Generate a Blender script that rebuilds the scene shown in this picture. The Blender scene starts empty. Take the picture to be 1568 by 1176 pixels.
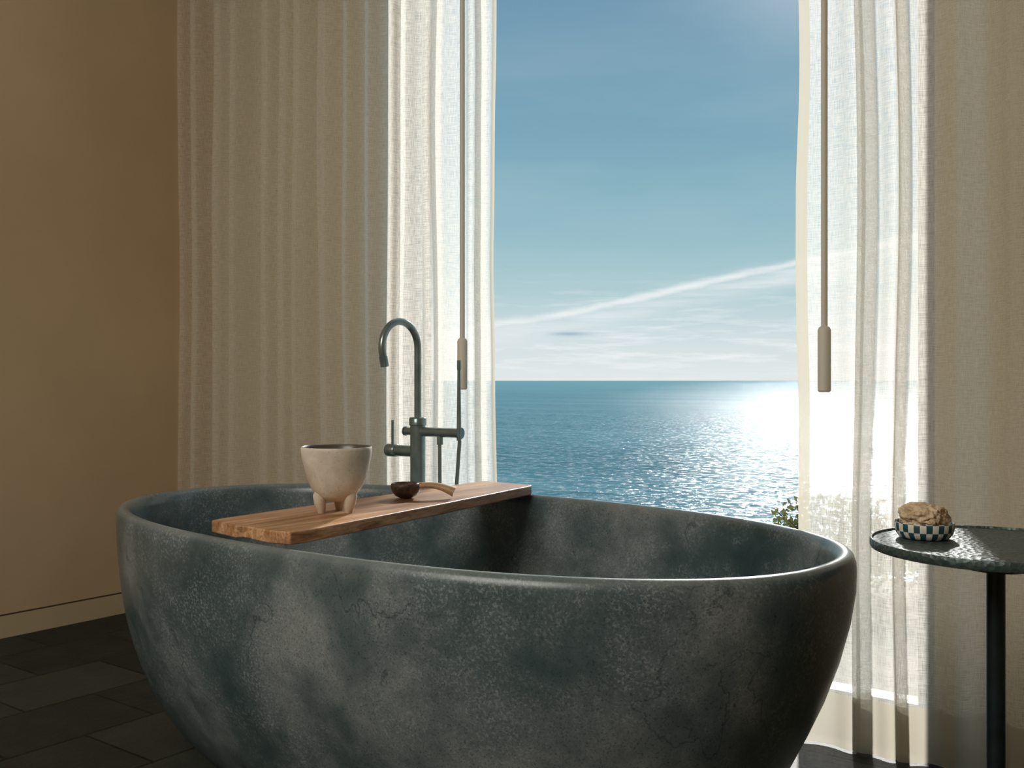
import bpy, bmesh, math, random
from mathutils import Vector, Matrix, noise
random.seed(7)
S=bpy.context.scene
COL=S.collection
TH=math.radians(36.53)
HC=0.91
# ---------------------------------------------------------------- helpers
def srgb(r,g,b):
    f=lambda c:(c/255/12.92) if c/255<=0.04045 else ((c/255+0.055)/1.055)**2.4
    return (f(r),f(g),f(b),1)
class NT:
    def __init__(s,name,world=False):
        if world:
            s.m=bpy.data.worlds.new(name)
        else:
            s.m=bpy.data.materials.new(name)
        s.m.use_nodes=True
        s.t=s.m.node_tree; s.t.nodes.clear()
        s.out=s.t.nodes.new('ShaderNodeOutputWorld' if world else 'ShaderNodeOutputMaterial')
    def n(s,typ,**kw):
        nd=s.t.nodes.new('ShaderNode'+typ)
        for k,v in kw.items():
            if k.startswith('i_'):
                nd.inputs[k[2:].replace('_',' ')].default_value=v
            else: setattr(nd,k,v)
        return nd
    def l(s,a,b): s.t.links.new(a,b)
    def math(s,op,a,b=None,c=None,clamp=False):
        nd=s.t.nodes.new('ShaderNodeMath'); nd.operation=op; nd.use_clamp=clamp
        for i,x in enumerate((a,b,c)):
            if x is None: continue
            if isinstance(x,(int,float)): nd.inputs[i].default_value=x
            else: s.l(x,nd.inputs[i])
        return nd.outputs[0]
    def mix(s,fac,a,b,blend='MIX'):
        nd=s.t.nodes.new('ShaderNodeMix'); nd.data_type='RGBA'; nd.blend_type=blend
        for sock,x in ((nd.inputs[0],fac),(nd.inputs[6],a),(nd.inputs[7],b)):
            if isinstance(x,(int,float,tuple)): sock.default_value=x
            else: s.l(x,sock)
        return nd.outputs[2]
    def ramp(s,fac,stops,interp='LINEAR'):
        nd=s.t.nodes.new('ShaderNodeValToRGB'); cr=nd.color_ramp; cr.interpolation=interp
        while len(cr.elements)<len(stops): cr.elements.new(0.5)
        for e,(p,c) in zip(cr.elements,stops):
            e.position=p; e.color=c if isinstance(c,tuple) else (c,c,c,1)
        s.l(fac,nd.inputs[0]); return nd.outputs[0]
    def coord(s,which='Object',scale=(1,1,1),rot=(0,0,0)):
        tc=s.n('TexCoord'); mp=s.n('Mapping'); mp.inputs['Scale'].default_value=scale; mp.inputs['Rotation'].default_value=rot
        s.l(tc.outputs[which],mp.inputs[0]); return mp.outputs[0]
    def noise(s,vec,scale,detail=4,rough=.5,dist=0):
        nd=s.n('TexNoise'); nd.inputs['Scale'].default_value=scale; nd.inputs['Detail'].default_value=detail
        nd.inputs['Roughness'].default_value=rough; nd.inputs['Distortion'].default_value=dist
        s.l(vec,nd.inputs['Vector']); return nd.outputs['Fac']
    def bump(s,h,strength=.3,dist=.01):
        nd=s.n('Bump'); nd.inputs['Distance'].default_value=dist
        if isinstance(strength,(int,float)): nd.inputs['Strength'].default_value=strength
        else: s.l(strength,nd.inputs['Strength'])
        s.l(h,nd.inputs['Height']); return nd.outputs[0]
    def pbr(s,color,rough=.5,metal=0,normal=None,spec=.5,coat=0):
        p=s.n('BsdfPrincipled')
        for nm,x in (('Base Color',color),('Roughness',rough),('Metallic',metal),('Specular IOR Level',spec),('Coat Weight',coat)):
            if isinstance(x,(int,float,tuple)): p.inputs[nm].default_value=x
            else: s.l(x,p.inputs[nm])
        if normal is not None: s.l(normal,p.inputs['Normal'])
        s.l(p.outputs[0],s.out.inputs[0]); return p

class MB:
    def __init__(s): s.v=[];s.f=[];s.m=[];s.uv={}
    def add(s,verts,faces,mi=0,uvs=None):
        o=len(s.v); s.v+= [tuple(v) for v in verts]
        for k,f in enumerate(faces):
            s.f.append([o+i for i in f]); s.m.append(mi)
        if uvs:
            for i,u in enumerate(uvs): s.uv[o+i]=u
    def rings(s,rings,mi=0,cap0=False,cap1=False,uvs=None,closed=True):
        n=len(rings[0]); vs=[p for r in rings for p in r]; fs=[]
        for i in range(len(rings)-1):
            for j in range(n if closed else n-1):
                a=i*n+j; b=i*n+(j+1)%n
                fs.append([a,b,b+n,a+n])
        if cap0: fs.append(list(range(n))[::-1])
        if cap1: fs.append([(len(rings)-1)*n+j for j in range(n)])
        s.add(vs,fs,mi,uvs)
    def lathe(s,prof,c=(0,0,0),mi=0,n=48,cap0=True,cap1=True,uv=False,wob=None):
        R=[];U=[]
        for (r,z) in prof:
            ring=[]
            for j in range(n):
                a=2*math.pi*j/n; rr=r
                if wob: rr=r*(1+wob(a,z))
                ring.append((c[0]+rr*math.cos(a),c[1]+rr*math.sin(a),c[2]+z)); U.append((j/n,z))
            R.append(ring)
        s.rings(R,mi,cap0,cap1,U if uv else None)
    def tube(s,pts,rad,mi=0,n=16,cap=True,flat=1.0):
        pts=[Vector(p) for p in pts]; R=[]
        up=None
        for i,p in enumerate(pts):
            t=(pts[min(i+1,len(pts)-1)]-pts[max(i-1,0)]).normalized()
            if up is None:
                up=Vector((0,0,1)) if abs(t.z)<.9 else Vector((0,1,0))
            x=t.cross(up).normalized(); y=x.cross(t).normalized(); up=y
            r=rad[i] if isinstance(rad,(list,tuple)) else rad
            R.append([p+x*math.cos(2*math.pi*k/n)*r+y*math.sin(2*math.pi*k/n)*r*flat for k in range(n)])
        s.rings(R,mi,cap,cap)
    def box(s,x0,x1,y0,y1,z0,z1,mi=0):
        v=[(x,y,z) for z in (z0,z1) for (x,y) in ((x0,y0),(x1,y0),(x1,y1),(x0,y1))]
        s.add(v,[[3,2,1,0],[4,5,6,7],[0,1,5,4],[1,2,6,5],[2,3,7,6],[3,0,4,7]],mi)
    def obj(s,name,mats,loc=(0,0,0),smooth=True,bevel=0,angle=40,recalc=True):
        me=bpy.data.meshes.new(name)
        vs=[(v[0]-loc[0],v[1]-loc[1],v[2]-loc[2]) for v in s.v]
        me.from_pydata(vs,[],s.f)
        for m in mats: me.materials.append(m)
        for p,mi in zip(me.polygons,s.m): p.material_index=mi
        if s.uv:
            ul=me.uv_layers.new(name='UVMap')
            for lp in me.loops: ul.data[lp.index].uv=s.uv.get(lp.vertex_index,(0,0))
        if recalc:
            bm=bmesh.new(); bm.from_mesh(me); bmesh.ops.recalc_face_normals(bm,faces=bm.faces); bm.to_mesh(me); bm.free()
        if smooth:
            me.shade_smooth(); me.set_sharp_from_angle(angle=math.radians(angle))
        ob=bpy.data.objects.new(name,me); COL.objects.link(ob); ob.location=loc
        if bevel:
            b=ob.modifiers.new('bevel','BEVEL'); b.width=bevel; b.segments=3; b.limit_method='ANGLE'
        return ob
def px2(px,v):   # camera-derived horizontal placement on plane v
    k=(px-1000)/1944.4; z=v/(math.cos(TH)+math.sin(TH)*k); return (math.cos(TH)*k*z-math.sin(TH)*z, z)
def cam2uv(x,z): return (math.cos(TH)*x-math.sin(TH)*z, math.sin(TH)*x+math.cos(TH)*z)

# ---------------------------------------------------------------- materials
def m_plaster(name,c1,c2):
    t=NT(name); co=t.coord()
    n1=t.noise(co,1.6,4,.55); n2=t.noise(co,60,4,.6)
    c=t.mix(t.ramp(n1,[(.3,0.0),(.7,1.0)]),c1,c2)
    t.pbr(c,.85,normal=t.bump(n2,.15,.002),spec=.2); return t.m
M_wall=m_plaster('tan_plaster',srgb(178,154,121),srgb(190,166,133))
M_wallw=m_plaster('warm_white_plaster',srgb(190,178,150),srgb(198,186,160))
M_base=m_plaster('baseboard_paint',srgb(174,156,124),srgb(182,163,132))
M_ceil=m_plaster('ceiling_plaster',srgb(205,195,175),srgb(210,200,182))
t=NT('groove_shadow_gap'); t.pbr(srgb(60,45,28),.9); M_groove=t.m

def m_floor():
    t=NT('dark_slate_tiles'); co=t.coord('Object',rot=(0,0,math.radians(90)))
    b=t.n('TexBrick'); t.l(co,b.inputs['Vector'])
    b.inputs['Scale'].default_value=1; b.inputs['Brick Width'].default_value=.40; b.inputs['Row Height'].default_value=.30
    b.inputs['Mortar Size'].default_value=.004; b.inputs['Color1'].default_value=srgb(44,50,48); b.inputs['Color2'].default_value=srgb(76,80,72)
    b.inputs['Mortar'].default_value=srgb(16,18,16); b.inputs['Bias'].default_value=-.2
    n1=t.noise(t.coord(),7,6,.6); n2=t.noise(t.coord(),35,5,.65)
    c=t.mix(.55,b.outputs['Color'],t.ramp(n1,[(.3,srgb(50,56,52)),(.7,srgb(120,122,108))]),'MULTIPLY')
    c=t.mix(t.ramp(n1,[(.45,0.0),(.75,.35)]),c,srgb(58,62,54))
    h=t.math('ADD',t.math('MULTIPLY',b.outputs['Fac'],-1.0),t.math('MULTIPLY',n2,.8))
    t.pbr(c,.6,normal=t.bump(h,.5,.006),spec=.3); return t.m
M_floor=m_floor()
def m_stone_out():
    t=NT('pale_terrace_stone'); n=t.noise(t.coord(),12,6,.7)
    t.pbr(t.ramp(n,[(.35,srgb(130,125,112)),(.65,srgb(205,200,188))]),.9,normal=t.bump(n,.5,.02)); return t.m
M_terr=m_stone_out()

def m_tub():
    t=NT('dark_cast_stone'); co=t.coord()
    big=t.noise(co,2.1,5,.55,.35); mid=t.noise(co,7,6,.62,.25); fine=t.noise(co,170,3,.7); sp=t.noise(co,300,2,.5)
    base=t.ramp(big,[(.34,srgb(54,73,75)),(.5,srgb(90,103,105)),(.66,srgb(136,141,140))])
    c=t.mix(t.ramp(mid,[(.34,.6),(.58,0.0)]),base,srgb(46,68,69))
    msk=t.math('MULTIPLY',t.ramp(fine,[(.50,0.0),(.62,1.0)]),t.ramp(mid,[(.42,0.0),(.60,.55)]))
    c=t.mix(msk,c,srgb(158,163,160))
    dk=t.ramp(sp,[(.30,.6),(.46,0.0)]); c=t.mix(dk,c,srgb(38,56,57))
    w=t.n('TexNoise'); t.l(co,w.inputs['Vector']); w.inputs['Scale'].default_value=2.6; w.inputs['Detail'].default_value=9; w.inputs['Distortion'].default_value=.5
    v=t.math('ABSOLUTE',t.math('SUBTRACT',w.outputs['Fac'],.5)); vm=t.ramp(v,[(0.0,.6),(.0035,0.0)])
    vm=t.math('MULTIPLY',vm,t.ramp(big,[(.46,0.0),(.54,1.0)]))
    c=t.mix(vm,c,srgb(34,46,46))
    # lip colour gets paler towards the top (height-based)
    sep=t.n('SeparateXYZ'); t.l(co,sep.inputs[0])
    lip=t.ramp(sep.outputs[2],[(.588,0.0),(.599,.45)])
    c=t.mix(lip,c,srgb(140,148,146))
    r=t.ramp(mid,[(.3,.25),(.7,.38)])
    t.pbr(c,r,normal=t.bump(fine,.04,.002),spec=.55); return t.m
M_tub=m_tub()

def m_curtain():
    t=NT('sheer_linen'); tc=t.n('TexCoord'); 
    def mp(sx,sy):
        m=t.n('Mapping'); m.inputs['Scale'].default_value=(sx,sy,1); t.l(tc.outputs['UV'],m.inputs[0]); return m.outputs[0]
    wv=t.noise(mp(560,28),1,2,.6); wh=t.noise(mp(24,540),1,2,.6)
    w=t.math('ADD',t.math('MULTIPLY',wv,.5),t.math('MULTIPLY',wh,.5))
    sep=t.n('SeparateXYZ'); t.l(tc.outputs['UV'],sep.inputs[0])
    hem=t.math('MAXIMUM',t.math('LESS_THAN',sep.outputs[0],.03),t.math('LESS_THAN',sep.outputs[1],.135))
    thr=t.ramp(w,[(.38,.66),(.48,.42),(.62,0.18)])
    trans=t.math('MULTIPLY',thr,t.math('SUBTRACT',1.0,t.math('MULTIPLY',hem,.85)))
    col=t.mix(t.ramp(w,[(.38,0.0),(.6,1.0)]),srgb(250,248,243),srgb(242,238,228))
    col=t.mix(t.math('MULTIPLY',hem,.6),col,srgb(184,172,142))
    d=t.n('BsdfDiffuse'); t.l(col,d.inputs[0]); tl=t.n('BsdfTranslucent'); t.l(col,tl.inputs[0])
    bmp=t.bump(w,.2,.0007); t.l(bmp,d.inputs['Normal'])
    m1=t.n('MixShader'); m1.inputs[0].default_value=.72; t.l(d.outputs[0],m1.inputs[1]); t.l(tl.outputs[0],m1.inputs[2])
    tp=t.n('BsdfTransparent'); m2=t.n('MixShader'); t.l(trans,m2.inputs[0]); t.l(m1.outputs[0],m2.inputs[1]); t.l(tp.outputs[0],m2.inputs[2])
    t.l(m2.outputs[0],t.out.inputs[0]); return t.m
M_cur=m_curtain()

def m_wood(name,c1,c2,c3,sc=1.0,rot=(0,0,0)):
    t=NT(name); co=t.coord('Object',(34*sc,2.2*sc,34*sc),rot)
    n=t.noise(co,1,6,.6,1.6); fine=t.noise(t.coord('Object',(260*sc,9*sc,260*sc),rot),1,3,.6)
    big=t.noise(t.coord('Object',(9,1.0,9),rot),1,2,.5,.6)
    c=t.ramp(n,[(.3,c1),(.5,c2),(.7,c3)])
    c=t.mix(t.ramp(fine,[(.38,.5),(.55,0.0)]),c,c1)
    c=t.mix(t.ramp(big,[(.42,.55),(.58,0.0)]),c,c1)
    t.pbr(c,.42,normal=t.bump(fine,.15,.001),spec=.4); return t.m
M_board=m_wood('walnut_board_wood',srgb(122,80,50),srgb(190,144,102),srgb(220,180,138))
M_scoop=m_wood('scoop_dark_wood',srgb(58,48,42),srgb(98,78,64),srgb(126,102,82),1.5)
M_scoop2=m_wood('scoop_handle_wood',srgb(160,128,96),srgb(204,168,130),srgb(220,188,152),1.5)

def m_ceramic():
    t=NT('raw_stoneware'); co=t.coord(); n=t.noise(co,14,5,.6); f=t.noise(co,160,3,.7)
    c=t.ramp(n,[(.3,srgb(188,174,154)),(.55,srgb(214,204,186)),(.75,srgb(230,222,206))])
    c=t.mix(t.ramp(f,[(.60,0.0),(.68,.5)]),c,srgb(140,118,92))
    sep=t.n('SeparateXYZ'); t.l(t.coord(),sep.inputs[0])
    low=t.ramp(sep.outputs[2],[(0.0,.5),(.05,0.0)]); c=t.mix(low,c,srgb(172,134,94))
    t.pbr(c,.5,normal=t.bump(f,.2,.002),spec=.4); return t.m
M_cer=m_ceramic()
t=NT('stoneware_glaze_inside'); t.pbr(srgb(84,76,66),.3); M_cerin=t.m
t=NT('brushed_gunmetal'); n=t.noise(t.coord(),30,3,.5); t.pbr(t.ramp(n,[(.3,srgb(120,137,136)),(.7,srgb(144,158,156))]),.27,metal=.65); M_faucet=t.m
t=NT('curtain_wand_finish'); t.pbr(srgb(214,208,192),.6); M_wand=t.m
def m_table():
    t=NT('hammered_dark_metal'); co=t.coord(); vo=t.n('TexVoronoi'); t.l(co,vo.inputs['Vector']); vo.inputs['Scale'].default_value=110
    n=t.noise(co,45,5,.6,.5)
    h=t.math('ADD',vo.outputs['Distance'],t.math('MULTIPLY',n,.6))
    t.pbr(t.ramp(n,[(.3,srgb(64,78,76)),(.7,srgb(84,98,94))]),.42,metal=.4,normal=t.bump(h,.6,.003)); return t.m
M_table=m_table()
t=NT('table_leg_metal'); n=t.noise(t.coord(),40,3,.5); t.pbr(t.ramp(n,[(.3,srgb(20,30,32)),(.7,srgb(32,44,46))]),.4,metal=.3); M_leg=t.m
def m_dish():
    t=NT('checked_ceramic'); tc=t.n('TexCoord')
    ck=t.n('TexChecker'); ck.inputs['Scale'].default_value=1; mm=t.n('Mapping'); mm.inputs['Scale'].default_value=(30,72,1); mm.inputs['Location'].default_value=(0,.1,.5)
    t.l(tc.outputs['UV'],mm.inputs[0]); t.l(mm.outputs[0],ck.inputs['Vector'])
    ck.inputs['Color1'].default_value=srgb(38,76,84); ck.inputs['Color2'].default_value=srgb(222,218,204)
    t.pbr(ck.outputs['Color'],.3); return t.m
M_dish=m_dish()
def m_sponge():
    t=NT('natural_sponge'); n=t.noise(t.coord(),90,5,.7); b=t.noise(t.coord(),25,3,.5)
    c=t.mix(t.ramp(n,[(.35,.5),(.5,0.0)]),t.ramp(b,[(.3,srgb(224,194,156)),(.7,srgb(244,224,192))]),srgb(160,124,88))
    p=t.pbr(c,.9,normal=t.bump(n,.9,.006),spec=.1); return t.m
M_sponge=m_sponge()
def m_leaf():
    t=NT('shrub_leaves'); n=t.noise(t.coord(),8,2)
    c=t.ramp(n,[(.3,srgb(96,108,68)),(.7,srgb(154,162,102))])
    p=t.pbr(c,.6); return t.m
M_leaf=m_leaf()
t=NT('shrub_bark'); t.pbr(srgb(84,70,50),.9); M_bark=t.m
t=NT('window_frame_paint'); t.pbr(srgb(120,108,88),.5); M_frame=t.m
def m_sea():
    t=NT('sea_water'); tc=t.n('TexCoord')
    def mp(s,rz):
        m=t.n('Mapping'); m.inputs['Scale'].default_value=s; m.inputs['Rotation'].default_value=(0,0,rz); t.l(tc.outputs['Object'],m.inputs[0]); return m.outputs[0]
    rz=-TH
    a=t.noise(mp((.10,.28,1),rz),1,5,.6); b=t.noise(mp((.55,1.1,1),rz),1,3,.6)
    h=t.math('ADD',t.math('MULTIPLY',a,1.7),t.math('MULTIPLY',b,.85))
    big=t.noise(mp((.0012,.009,1),rz),1,6,.65)
    mid=t.noise(mp((.02,.10,1),rz),1,6,.7)
    sea_chop=t.noise(mp((.10,.32,1),rz),1,4,.6)
    spk=t.noise(mp((.45,.40,1),rz),1,2,.6)
    vl=t.n('VectorMath',operation='LENGTH'); t.l(tc.outputs['Object'],vl.inputs[0])
    d=vl.outputs['Value']
    st=t.math('MULTIPLY',t.ramp(mid,[(.3,.7),(.7,1.15)]),.66)
    nrm=t.bump(h,st,1.0)
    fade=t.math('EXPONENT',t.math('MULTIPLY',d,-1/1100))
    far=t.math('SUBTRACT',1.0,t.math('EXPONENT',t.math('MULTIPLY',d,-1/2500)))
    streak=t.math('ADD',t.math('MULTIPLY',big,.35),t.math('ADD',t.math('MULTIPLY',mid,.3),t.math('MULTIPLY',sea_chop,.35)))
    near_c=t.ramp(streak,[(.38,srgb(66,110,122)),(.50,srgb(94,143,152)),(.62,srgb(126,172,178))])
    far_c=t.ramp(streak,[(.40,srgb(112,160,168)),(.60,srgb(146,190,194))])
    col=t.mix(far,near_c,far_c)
    mask=t.math('MULTIPLY',t.ramp(sea_chop,[(.42,.2),(.54,1.0)]),t.ramp(spk,[(.49,.08),(.58,1.0)]))
    fac=t.math('MULTIPLY',mask,t.math('ADD',.16,t.math('MULTIPLY',fade,.74)))
    df=t.n('BsdfDiffuse'); t.l(col,df.inputs[0])
    g=t.n('BsdfGlossy'); g.inputs['Roughness'].default_value=.17; t.l(nrm,g.inputs['Normal'])
    mx=t.n('MixShader'); t.l(fac,mx.inputs[0]); t.l(df.outputs[0],mx.inputs[1]); t.l(g.outputs[0],mx.inputs[2])
    t.l(mx.outputs[0],t.out.inputs[0]); return t.m
M_sea=m_sea()

# ---------------------------------------------------------------- room shell
U0,U1,V0,V1,CH=-3.54,1.7,-2.2,2.66,2.9
WL,WR,WT,WB=-2.50,-.64,2.72,.03
b=MB(); b.box(U0-.2,U1+.2,V0-.2,V1+.2,-.12,0); b.obj('floor',[M_floor],smooth=False)
b=MB(); b.box(U0-.2,U1+.2,V0-.2,V1+.2,CH,CH+.12); b.obj('ceiling',[M_ceil],smooth=False)
b=MB(); b.box(U0-.2,U0,V0-.2,V1+.2,0,CH); b.obj('wall_left',[M_wall],smooth=False)
b=MB(); b.box(U1,U1+.2,V0-.2,V1+.2,0,CH); b.obj('wall_right',[M_wall],smooth=False)
b=MB(); b.box(U0,U1,V0-.2,V0,0,CH); b.obj('wall_back',[M_wall],smooth=False)
b=MB(); b.box(U0,WL,V1,V1+.2,0,CH); b.box(WR,U1,V1,V1+.2,0,CH); b.box(WL,WR,V1,V1+.2,WT,CH); b.box(WL,WR,V1,V1+.2,0,WB); b.obj('wall_window',[M_wallw],smooth=False)
b=MB(); b.box(U0,U0+.006,V0,V1,0,.078); b.obj('baseboard_left',[M_base],smooth=False)
b=MB(); b.box(U0,U0+.003,V0,V1,.078,.083); b.obj('groove_shade_strip_1',[M_groove],smooth=False)  # dark-coloured strip stands in for the shade in the baseboard groove
b=MB()
fw=.045
b.box(WL,WL+fw,V1+.02,V1+.09,WB,WT); b.box(WR-fw,WR,V1+.02,V1+.09,WB,WT); b.box(WL+fw,WR-fw,V1+.02,V1+.09,WT-fw,WT); b.box(WL+fw,WR-fw,V1+.02,V1+.09,WB,WB+fw)
b.obj('window_1',[M_frame],smooth=False)
# outside
b=MB(); b.box(-6,3,V1+.2,4.9,-.30,-.04); b.obj('terrace',[M_terr],smooth=False)
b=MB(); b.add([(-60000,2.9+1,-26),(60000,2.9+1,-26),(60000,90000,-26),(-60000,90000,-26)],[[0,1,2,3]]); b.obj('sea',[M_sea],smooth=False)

# ---------------------------------------------------------------- curtains
def curtain(name,u_lead,u_wall,vc,secs,ztop=2.80,dirn=1,seed=0):
    pts=[];x=y=s=0.0; ds=.004
    pts.append((0,0,0))
    for (L,om,sk) in secs:
        n=int(L/ds)
        for i in range(n):
            tt=(i+.5)/n
            a=om*math.sin(2*math.pi*tt)+sk*math.sin(4*math.pi*tt)
            x+=math.cos(a)*ds; y+=math.sin(a)*ds; s+=ds; pts.append((x,y,s))
    k=(u_wall-u_lead)/x
    drift=y
    NZ=44; R=[];U=[]
    for j in range(NZ+1):
        z=.004+(ztop-.004)*j/NZ; row=[]
        for (px,py,ps) in pts:
            u=u_lead+px*k; v=vc+(py-drift*px/x)
            wob=noise.noise(Vector((u*5,z*.9,seed)))
            amp=1+.35*noise.noise(Vector((u*2,z*1.1,seed+5)))
            fl=math.exp(-max(0,ps)/.25)
            v=vc+(v-vc)*amp+.012*wob
            u=u+.014*noise.noise(Vector((z*1.1,seed,px*5)))+fl*.012*noise.noise(Vector((z*2.2,seed+9,0)))
            row.append((u,v,z)); U.append((ps,z))
        R.append(row)
    b=MB(); b.rings(R,0,uvs=U,closed=False)
    return b.obj(name,[M_cur],smooth=True,angle=180,recalc=False)
rnd=random.Random(3)
left=[(.10,.5,0),(.16,2.1,.1),(.20,.8,.2),(.14,2.0,0),(.16,.8,-.2),(.12,1.5,.2),(.16,1.0,.2),(.16,1.1,.2)]
for i in range(8): left.append((rnd.uniform(.14,.32),rnd.uniform(.7,1.35),rnd.uniform(-.35,.35)))
curtain('sheer_curtain',px2(957,2.43)[0],U0+.02,2.46,left,seed=1)
right=[(.15,.3,.1),(.26,2.25,0),(.08,.4,0),(.18,2.15,.1)]
for i in range(9): right.append((rnd.uniform(.13,.24),rnd.uniform(.6,1.2),rnd.uniform(-.2,.2)))
curtain('sheer_curtain.001',px2(1552,2.42)[0],.55,2.45,right,seed=4)
b=MB(); b.box(U0,1.0,2.42,2.49,CH-.05,CH-.0); 
for i in range(60):
    u=U0+.05+i*.075
    b.box(u-.006,u+.006,2.45,2.462,2.83,CH-.05)
b.obj('curtain_track',[M_wand],smooth=False)
for k,px in enumerate((1610,903)):
    vv=2.355
    u,z=px2(px,vv)
    b=MB(); b.tube([(u,vv,h) for h in (1.03,1.6,2.2,2.85)],.0078,n=12)
    b.tube([(u,vv,h) for h in (.882,.886,1.03,1.036,1.04)],[.012,.0155,.0155,.013,.008],n=16)
    b.tube([(u,vv,2.84),(u,2.415,2.87)],.006,n=10)
    b.obj('curtain_wand' if k==0 else 'curtain_wand.001',[M_wand])

# ---------------------------------------------------------------- bathtub
UC,VC,A,B,RH=-1.502,1.717,.950,.508,.60
RT=math.radians(-2.2)
def sring(d,h,n=160,ex=2.25):
    a=A-d;bb=B-d*.92; out=[]; q=min(1,max(0,(.55-h)/.4)); sh=-.034*q*q*(3-2*q)
    a-=.004*q
    for j in range(n):
        th=2*math.pi*j/n; c,s_=math.cos(th),math.sin(th)
        x=math.copysign(abs(c)**(2/ex),c)*a+sh; y=math.copysign(abs(s_)**(2/ex),s_)*bb
        out.append((UC+x*math.cos(RT)-y*math.sin(RT),VC+x*math.sin(RT)+y*math.cos(RT),h))
    return out
prof=[(.25,0),(.225,.006),(.20,.02),(.168,.055),(.132,.10),(.104,.15),(.079,.205),(.055,.265),(.034,.33),(.018,.40),(.007,.47),(.001,.53),(0,.565),(.001,.58),(.005,.592),(.011,.598),(.018,.60),(.026,.599),(.033,.594),(.038,.585),(.040,.57),(.044,.52),(.055,.44),(.072,.35),(.10,.26),(.14,.19),(.20,.14),(.28,.115),(.38,.105)]
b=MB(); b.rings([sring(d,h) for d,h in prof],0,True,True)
b.lathe([(.0,.106),(.03,.107),(.034,.110),(.03,.112),(0.001,.112)],(UC,VC,0),1,24)
b.obj('bathtub',[M_tub,M_faucet],loc=(UC,VC,0),angle=60)

# ---------------------------------------------------------------- bath board
bt=.626; bz=.601
outline=[(-1.695,1.262),(-1.595,1.244),(-1.585,1.256),(-1.50,1.242),(-1.445,1.252),(-1.440,1.29),(-1.465,1.50),(-1.495,1.75),(-1.523,1.95),(-1.545,2.10),(-1.556,2.185),(-1.566,2.205),(-1.65,2.212),(-1.735,2.215),(-1.742,2.20),(-1.733,1.95),(-1.725,1.75),(-1.715,1.50),(-1.703,1.29)]
b=MB(); n=len(outline)
b.rings([[(x,y,bz) for x,y in outline],[(x,y,bt) for x,y in outline]],0,True,True)
board=b.obj('bath_board',[M_board],loc=(-1.6,1.73,bz),bevel=.003,angle=30)

# ---------------------------------------------------------------- footed cup
cx,cy=cam2uv(-.379,2.15); 
b=MB()
cp=[(.004,.024),(.016,.024),(.030,.027),(.043,.037),(.054,.053),(.063,.075),(.069,.098),(.0735,.120),(.075,.134),(.075,.139),(.0735,.1415),(.071,.139),(.069,.125),(.063,.095),(.052,.065),(.038,.045),(.022,.037),(.004,.035)]
wob=lambda a,z:.012*math.sin(2*a+.5)+.006*math.sin(5*a+z*40)
b.lathe(cp[:11],(cx,cy,bt),0,64,cap0=True,cap1=False,wob=wob)
b.lathe(cp[10:],(cx,cy,bt),1,64,cap0=False,cap1=True,wob=wob)
for k in range(3):
    a=math.radians(-150+120*k)+TH
    p=[(.034,.050),(.038,.036),(.037,.022),(.034,.010),(.0335,.0)]
    rr=[.012,.0145,.0125,.010,.0075]
    b.tube([(cx+r*math.cos(a),cy+r*math.sin(a),bt+z) for r,z in p],rr,0,16)
b.obj('footed_cup',[M_cer,M_cerin],loc=(cx,cy,bt),angle=60)
# wooden scoop
sx,sy=cam2uv(-.256,2.40)
b=MB()
b.lathe([(.002,0),(.014,.001),(.026,.007),(.033,.016),(.0365,.027),(.036,.034),(.033,.037),(.029,.032),(.024,.02),(.014,.011),(.002,.009)],(sx,sy,bt),0,40)
dx,dy=math.cos(TH-.05),math.sin(TH-.05)
pp=[];rr=[]
for i in range(16):
    q=i/15; L=.028+.090*q
    pp.append((sx+dx*L,sy+dy*L,bt+.030-.008*q+.006*math.sin(q*math.pi)-.006*q*q)); rr.append(.013+.008*q*q-.002*math.sin(q*math.pi))
b.tube(pp,rr,1,16,flat=.6)
b.obj('wooden_scoop',[M_scoop,M_scoop2],loc=(sx,sy,bt),angle=60)

# ---------------------------------------------------------------- tub filler faucet
fu,fv=cam2uv(-.291,3.076)
b=MB()
b.lathe([(.06,0),(.06,.008),(.056,.012),(.02,.013)],(fu,fv,0),0,40)
b.tube([(fu,fv,.01),(fu,fv,.4),(fu,fv,.775)],.0235,0,28)
b.lathe([(.0235,.770),(.027,.772),(.027,.792),(.024,.796),(.010,.797)],(fu,fv,0),0,32)
R=.079; zt=1.088-R
path=[(fu,fv,z) for z in (.79,.85,.92,.97)]
for i in range(0,25):
    a=math.radians(i*198/24); path.append((fu,fv-R+R*math.cos(a),zt+R*math.sin(a)))
dv=Vector(path[-1])-Vector(path[-2]); dv.normalize()
e=Vector(path[-1]); path.append(tuple(e+dv*.012))
rad=[.0110]*len(path); rad[-1]=.0112
b.tube(path,rad,0,20)
b.tube([tuple(e+dv*.004),tuple(e+dv*.034)],.0128,0,20)
b.tube([(fu-.015,fv,.690),(fu-.085,fv,.690)],.0175,0,24)
b.tube([(fu-.087,fv,.690),(fu-.09,fv,.690),(fu-.125,fv,.690),(fu-.128,fv,.690)],[.017,.020,.020,.018],0,24)
b.tube([(fu-.106,fv,.70),(fu-.106,fv,.785)],.0045,0,12)
b.tube([(fu-.015,fv,.752),(fu-.050,fv,.752)],.012,0,20)
b.tube([(fu-.050,fv,.752),(fu-.054,fv,.752)],.0145,0,20)
b.tube([(fu+.015,fv,.752),(fu+.165,fv,.752)],.0145,0,20)
b.tube([(fu+.165,fv,.752),(fu+.172,fv,.752)],.018,0,20)
b.tube([(fu+.168,fv-.004,.730),(fu+.168,fv-.004,.76),(fu+.168,fv-.004,.94)],[.007,.007,.0048],0,16)
b.tube([(fu+.168,fv-.004,.94),(fu+.168,fv-.004,.945),(fu+.168,fv-.004,.97)],[.005,.006,.006],0,16)
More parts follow.
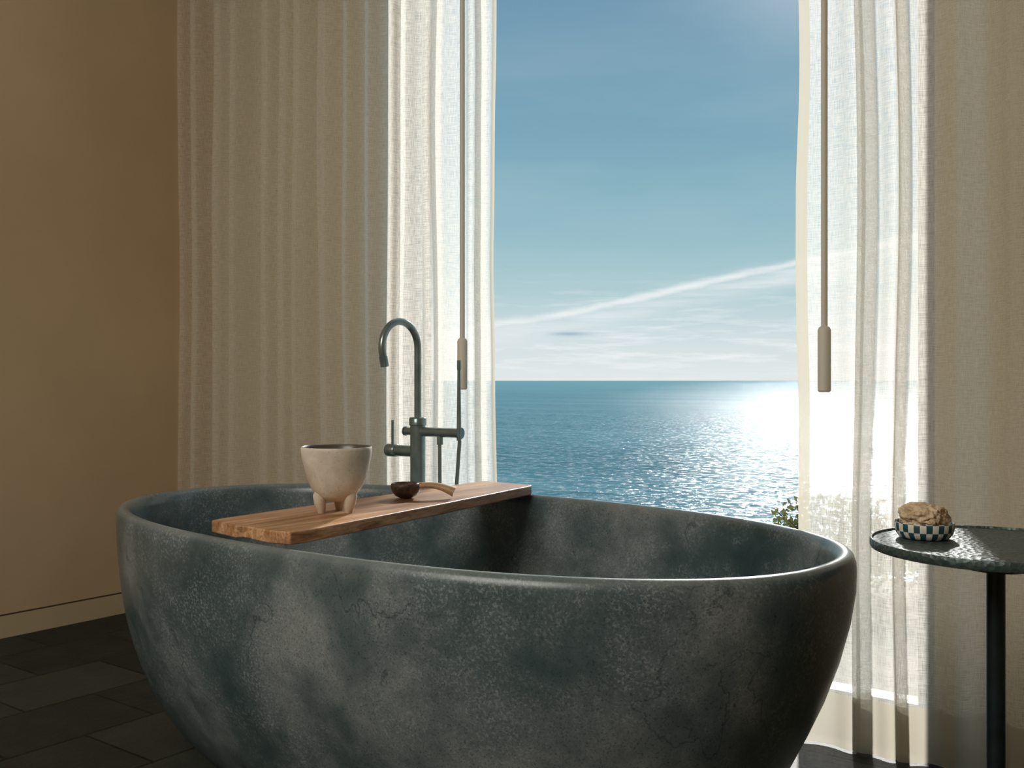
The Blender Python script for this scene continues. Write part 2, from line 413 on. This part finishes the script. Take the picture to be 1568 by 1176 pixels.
b.tube([(fu+.09,fv,.76),(fu+.09,fv,.715)],.0095,0,16)
hose=[]
for i in range(25):
    q=i/24; hose.append((fu+.09+.078*q*q,fv-.001,.72-.62*math.sin(math.pi*q)*.9+.01*q))
b.tube(hose,.0058,0,12)
b.obj('tub_faucet',[M_faucet],loc=(fu,fv,0),angle=50)

# ---------------------------------------------------------------- side table
tx,ty=cam2uv(.797,1.64); th_=.64; tr=.196
b=MB()
b.lathe([(.002,.626),(tr-.01,.626),(tr-.002,.628),(tr,.632),(tr,.641),(tr-.0015,.6435),(tr-.004,.6435),(tr-.006,.640),(.002,.640)],(tx,ty,0),0,96)
b.lathe([(.05,.600),(.05,.6265)],(tx,ty,0),1,32)
b.tube([(tx,ty,.012),(tx,ty,.61)],.0145,1,24)
b.lathe([(.13,0),(.13,.008),(.125,.012),(.02,.014)],(tx,ty,0),1,64)
b.obj('side_table',[M_table,M_leg],loc=(tx,ty,0),angle=35)
qx,qy=cam2uv(.706,1.705); dz=.641
b=MB(); b.lathe([(.002,0),(.036,0),(.041,.002),(.046,.009),(.048,.018),(.0485,.026),(.0475,.0275),(.0455,.026),(.044,.018),(.038,.008),(.002,.006)],(qx,qy,dz),0,64,uv=True)
b.obj('soap_dish',[M_dish],loc=(qx,qy,dz),angle=50)
bm=bmesh.new(); bmesh.ops.create_icosphere(bm,subdivisions=5,radius=1)
for v in bm.verts:
    p=v.co.copy(); nn=noise.noise(p*1.6+Vector((3,1,2)))*.22+noise.noise(p*4)*.10+noise.noise(p*9)*.06
    hol=noise.noise(p*7+Vector((9,9,9)))
    r=1+nn-(.12 if hol>.28 else 0)
    v.co=Vector((p.x*.0395*r,p.y*.034*r,p.z*.025*r))
me=bpy.data.meshes.new('sea_sponge'); bm.to_mesh(me); bm.free(); me.shade_smooth(); me.materials.append(M_sponge)
sp=bpy.data.objects.new('sea_sponge',me); COL.objects.link(sp); sp.location=(qx-.002,qy,dz+.037); sp.rotation_euler=(0,.08,TH)

# ---------------------------------------------------------------- shrubs outside
def shrub(name,cu,cv,rx,hgt,n,seed):
    r=random.Random(seed); b=MB()
    for i in range(16):
        a=r.uniform(0,6.28); q=r.uniform(.3,1); 
        p=[(cu,cv,-.035),(cu+rx*.3*q*math.cos(a),cv+rx*.3*q*math.sin(a),hgt*.4),(cu+rx*.8*q*math.cos(a),cv+rx*.8*q*math.sin(a),hgt*r.uniform(.7,.98))]
        b.tube(p,[.008,.005,.002],1,6)
    for i in range(n):
        a=r.uniform(0,6.28); ph=math.acos(r.uniform(-.2,1)); q=r.uniform(.45,1)**.6
        bump=1+.25*noise.noise(Vector((a*1.3,ph*2,seed)))
        c=Vector((cu+rx*q*bump*math.sin(ph)*math.cos(a),cv+rx*q*bump*math.sin(ph)*math.sin(a),hgt*.25+hgt*.72*q*bump*math.cos(ph)))
        d=Vector((r.uniform(-1,1),r.uniform(-1,1),r.uniform(-.2,1))).normalized(); s=d.cross(Vector((r.uniform(-1,1),r.uniform(-1,1),r.uniform(-1,1)))).normalized()
        L=r.uniform(.02,.04); W=L*.3; nrm=d.cross(s)
        b.add([c,c+d*L*.5+s*W+nrm*L*.08,c+d*L,c+d*L*.5-s*W+nrm*L*.08],[[0,1,2],[0,2,3]],0)
    b.obj(name,[M_leaf,M_bark],loc=(cu,cv,-.035),recalc=False,smooth=False)
u_,v_=cam2uv(.322*4.5,4.5); shrub('coastal_shrub',u_,v_,.34,.40,1800,1)
u_,v_=cam2uv(.42*4.3,4.3); shrub('coastal_shrub.001',u_,v_,.34,.33,1800,2)

# ---------------------------------------------------------------- world / sky
w=NT('sky_world',True); S.world=w.m
tc=w.n('TexCoord'); sep=w.n('SeparateXYZ'); w.l(tc.outputs['Generated'],sep.inputs[0])
az=w.math('ARCTAN2',sep.outputs[0],sep.outputs[1]); el=w.math('ARCSINE',sep.outputs[2])
deg=w.math('MULTIPLY',el,180/math.pi)
f=w.math('DIVIDE',deg,90.0,clamp=True)
g=w.ramp(f,[(0,srgb(226,232,232)),(.8/90,srgb(222,230,231)),(2.5/90,srgb(208,222,226)),(5/90,srgb(174,204,210)),(9/90,srgb(143,184,197)),(14/90,srgb(124,167,187)),(21/90,srgb(108,150,176)),(60/90,srgb(86,124,160))])
def vec(sx,sy,off=0):
    c=w.n('CombineXYZ'); w.l(w.math('MULTIPLY',az,sx),c.inputs[0]); w.l(w.math('MULTIPLY',el,sy),c.inputs[1]); c.inputs[2].default_value=off; return c.outputs[0]
n1=w.noise(vec(7,22),1,5,.6); n2=w.noise(vec(12,110,3),1,5,.6); n3=w.noise(vec(5,60,7),1,5,.55); n4=w.noise(vec(3,14,11),1,6,.55)
line=w.math('ADD',.0539,w.math('MULTIPLY',w.math('ADD',az,.660),.195))
dd=w.math('SUBTRACT',el,w.math('ADD',line,w.math('MULTIPLY',w.math('SUBTRACT',n1,.5),.022)))
core=w.math('EXPONENT',w.math('MULTIPLY',w.math('POWER',w.math('DIVIDE',dd,.0045),2.0),-1.0))
core=w.math('MULTIPLY',core,w.ramp(n2,[(.25,.5),(.6,1.0)]))
halo=w.math('EXPONENT',w.math('MULTIPLY',w.math('POWER',w.math('DIVIDE',w.math('ADD',dd,.011),.013),2.0),-1.0))
halo=w.math('MULTIPLY',halo,w.math('MULTIPLY',w.ramp(n3,[(.33,0.0),(.62,1.0)]),.8))
low=w.math('MULTIPLY',w.ramp(w.math('DIVIDE',el,.12,clamp=True),[(0,.3),(.2,1.0),(.5,.5),(1,0.0)]),w.ramp(n2,[(.47,0.0),(.66,1.0)]))
hi=w.math('MULTIPLY',w.ramp(n4,[(.40,0.0),(.75,.10)]),w.ramp(w.math('DIVIDE',el,.4,clamp=True),[(0,.6),(.5,1.0),(1,.6)]))
m=w.math('MAXIMUM',core,w.math('MAXIMUM',halo,low),clamp=True)
m=w.math('MAXIMUM',w.math('MULTIPLY',m,.9),hi)
c=w.mix(m,g,srgb(240,244,245))
# small grey-blue cloudlet near the horizon
ca=w.math('DIVIDE',w.math('SUBTRACT',az,math.radians(-36.53+3.3)),.020); ce=w.math('DIVIDE',w.math('SUBTRACT',el,.0468),.0022)
cl=w.math('EXPONENT',w.math('MULTIPLY',w.math('ADD',w.math('POWER',ca,2.0),w.math('POWER',ce,2.0)),-1.0))
c=w.mix(w.math('MULTIPLY',cl,.7),c,srgb(140,172,188))
SAZ=math.radians(-36.53+17.5); SEL=math.radians(24)
sd=Vector((math.sin(SAZ)*math.cos(SEL),math.cos(SAZ)*math.cos(SEL),math.sin(SEL)))
dp=w.n('VectorMath',operation='DOT_PRODUCT'); w.l(tc.outputs['Generated'],dp.inputs[0]); dp.inputs[1].default_value=sd
gl=w.math('POWER',w.math('MAXIMUM',dp.outputs['Value'],0.0),260.0)
c=w.mix(w.math('MULTIPLY',gl,.3),c,(1.3,1.3,1.25,1),'MIX')
bg=w.n('Background'); w.l(c,bg.inputs[0]); bg.inputs[1].default_value=1.0; w.l(bg.outputs[0],w.out.inputs[0])

# ---------------------------------------------------------------- lights
sl=bpy.data.lights.new('sun','SUN'); sl.energy=4.5; sl.angle=math.radians(3.0); sl.color=(1,.975,.935)
so=bpy.data.objects.new('sun',sl); COL.objects.link(so); so.rotation_euler=sd.to_track_quat('Z','Y').to_euler(); so.location=(-3,9,6)
def area(name,loc,tgt,size,e,col):
    l=bpy.data.lights.new(name,'AREA'); l.shape='SQUARE'; l.size=size; l.energy=e; l.color=col
    o=bpy.data.objects.new(name,l); COL.objects.link(o); o.location=loc
    o.rotation_euler=(Vector(tgt)-Vector(loc)).to_track_quat('-Z','Y').to_euler()
area('added_room_fill',(-1.4,-1.2,2.7),(-1.6,1.2,.4),1.8,102,(1,.955,.88))  # added soft fill light behind the camera, no real fixture

# ---------------------------------------------------------------- camera
cd=bpy.data.cameras.new('camera'); cd.sensor_width=36; cd.lens=35; cd.shift_y=-7/2000; cd.clip_end=200000; cd.clip_start=.05
co=bpy.data.objects.new('camera',cd); COL.objects.link(co); co.location=(0,0,HC); co.rotation_euler=(math.radians(90),0,TH)
S.camera=co
S.view_settings.view_transform='Standard'; S.view_settings.look='None'
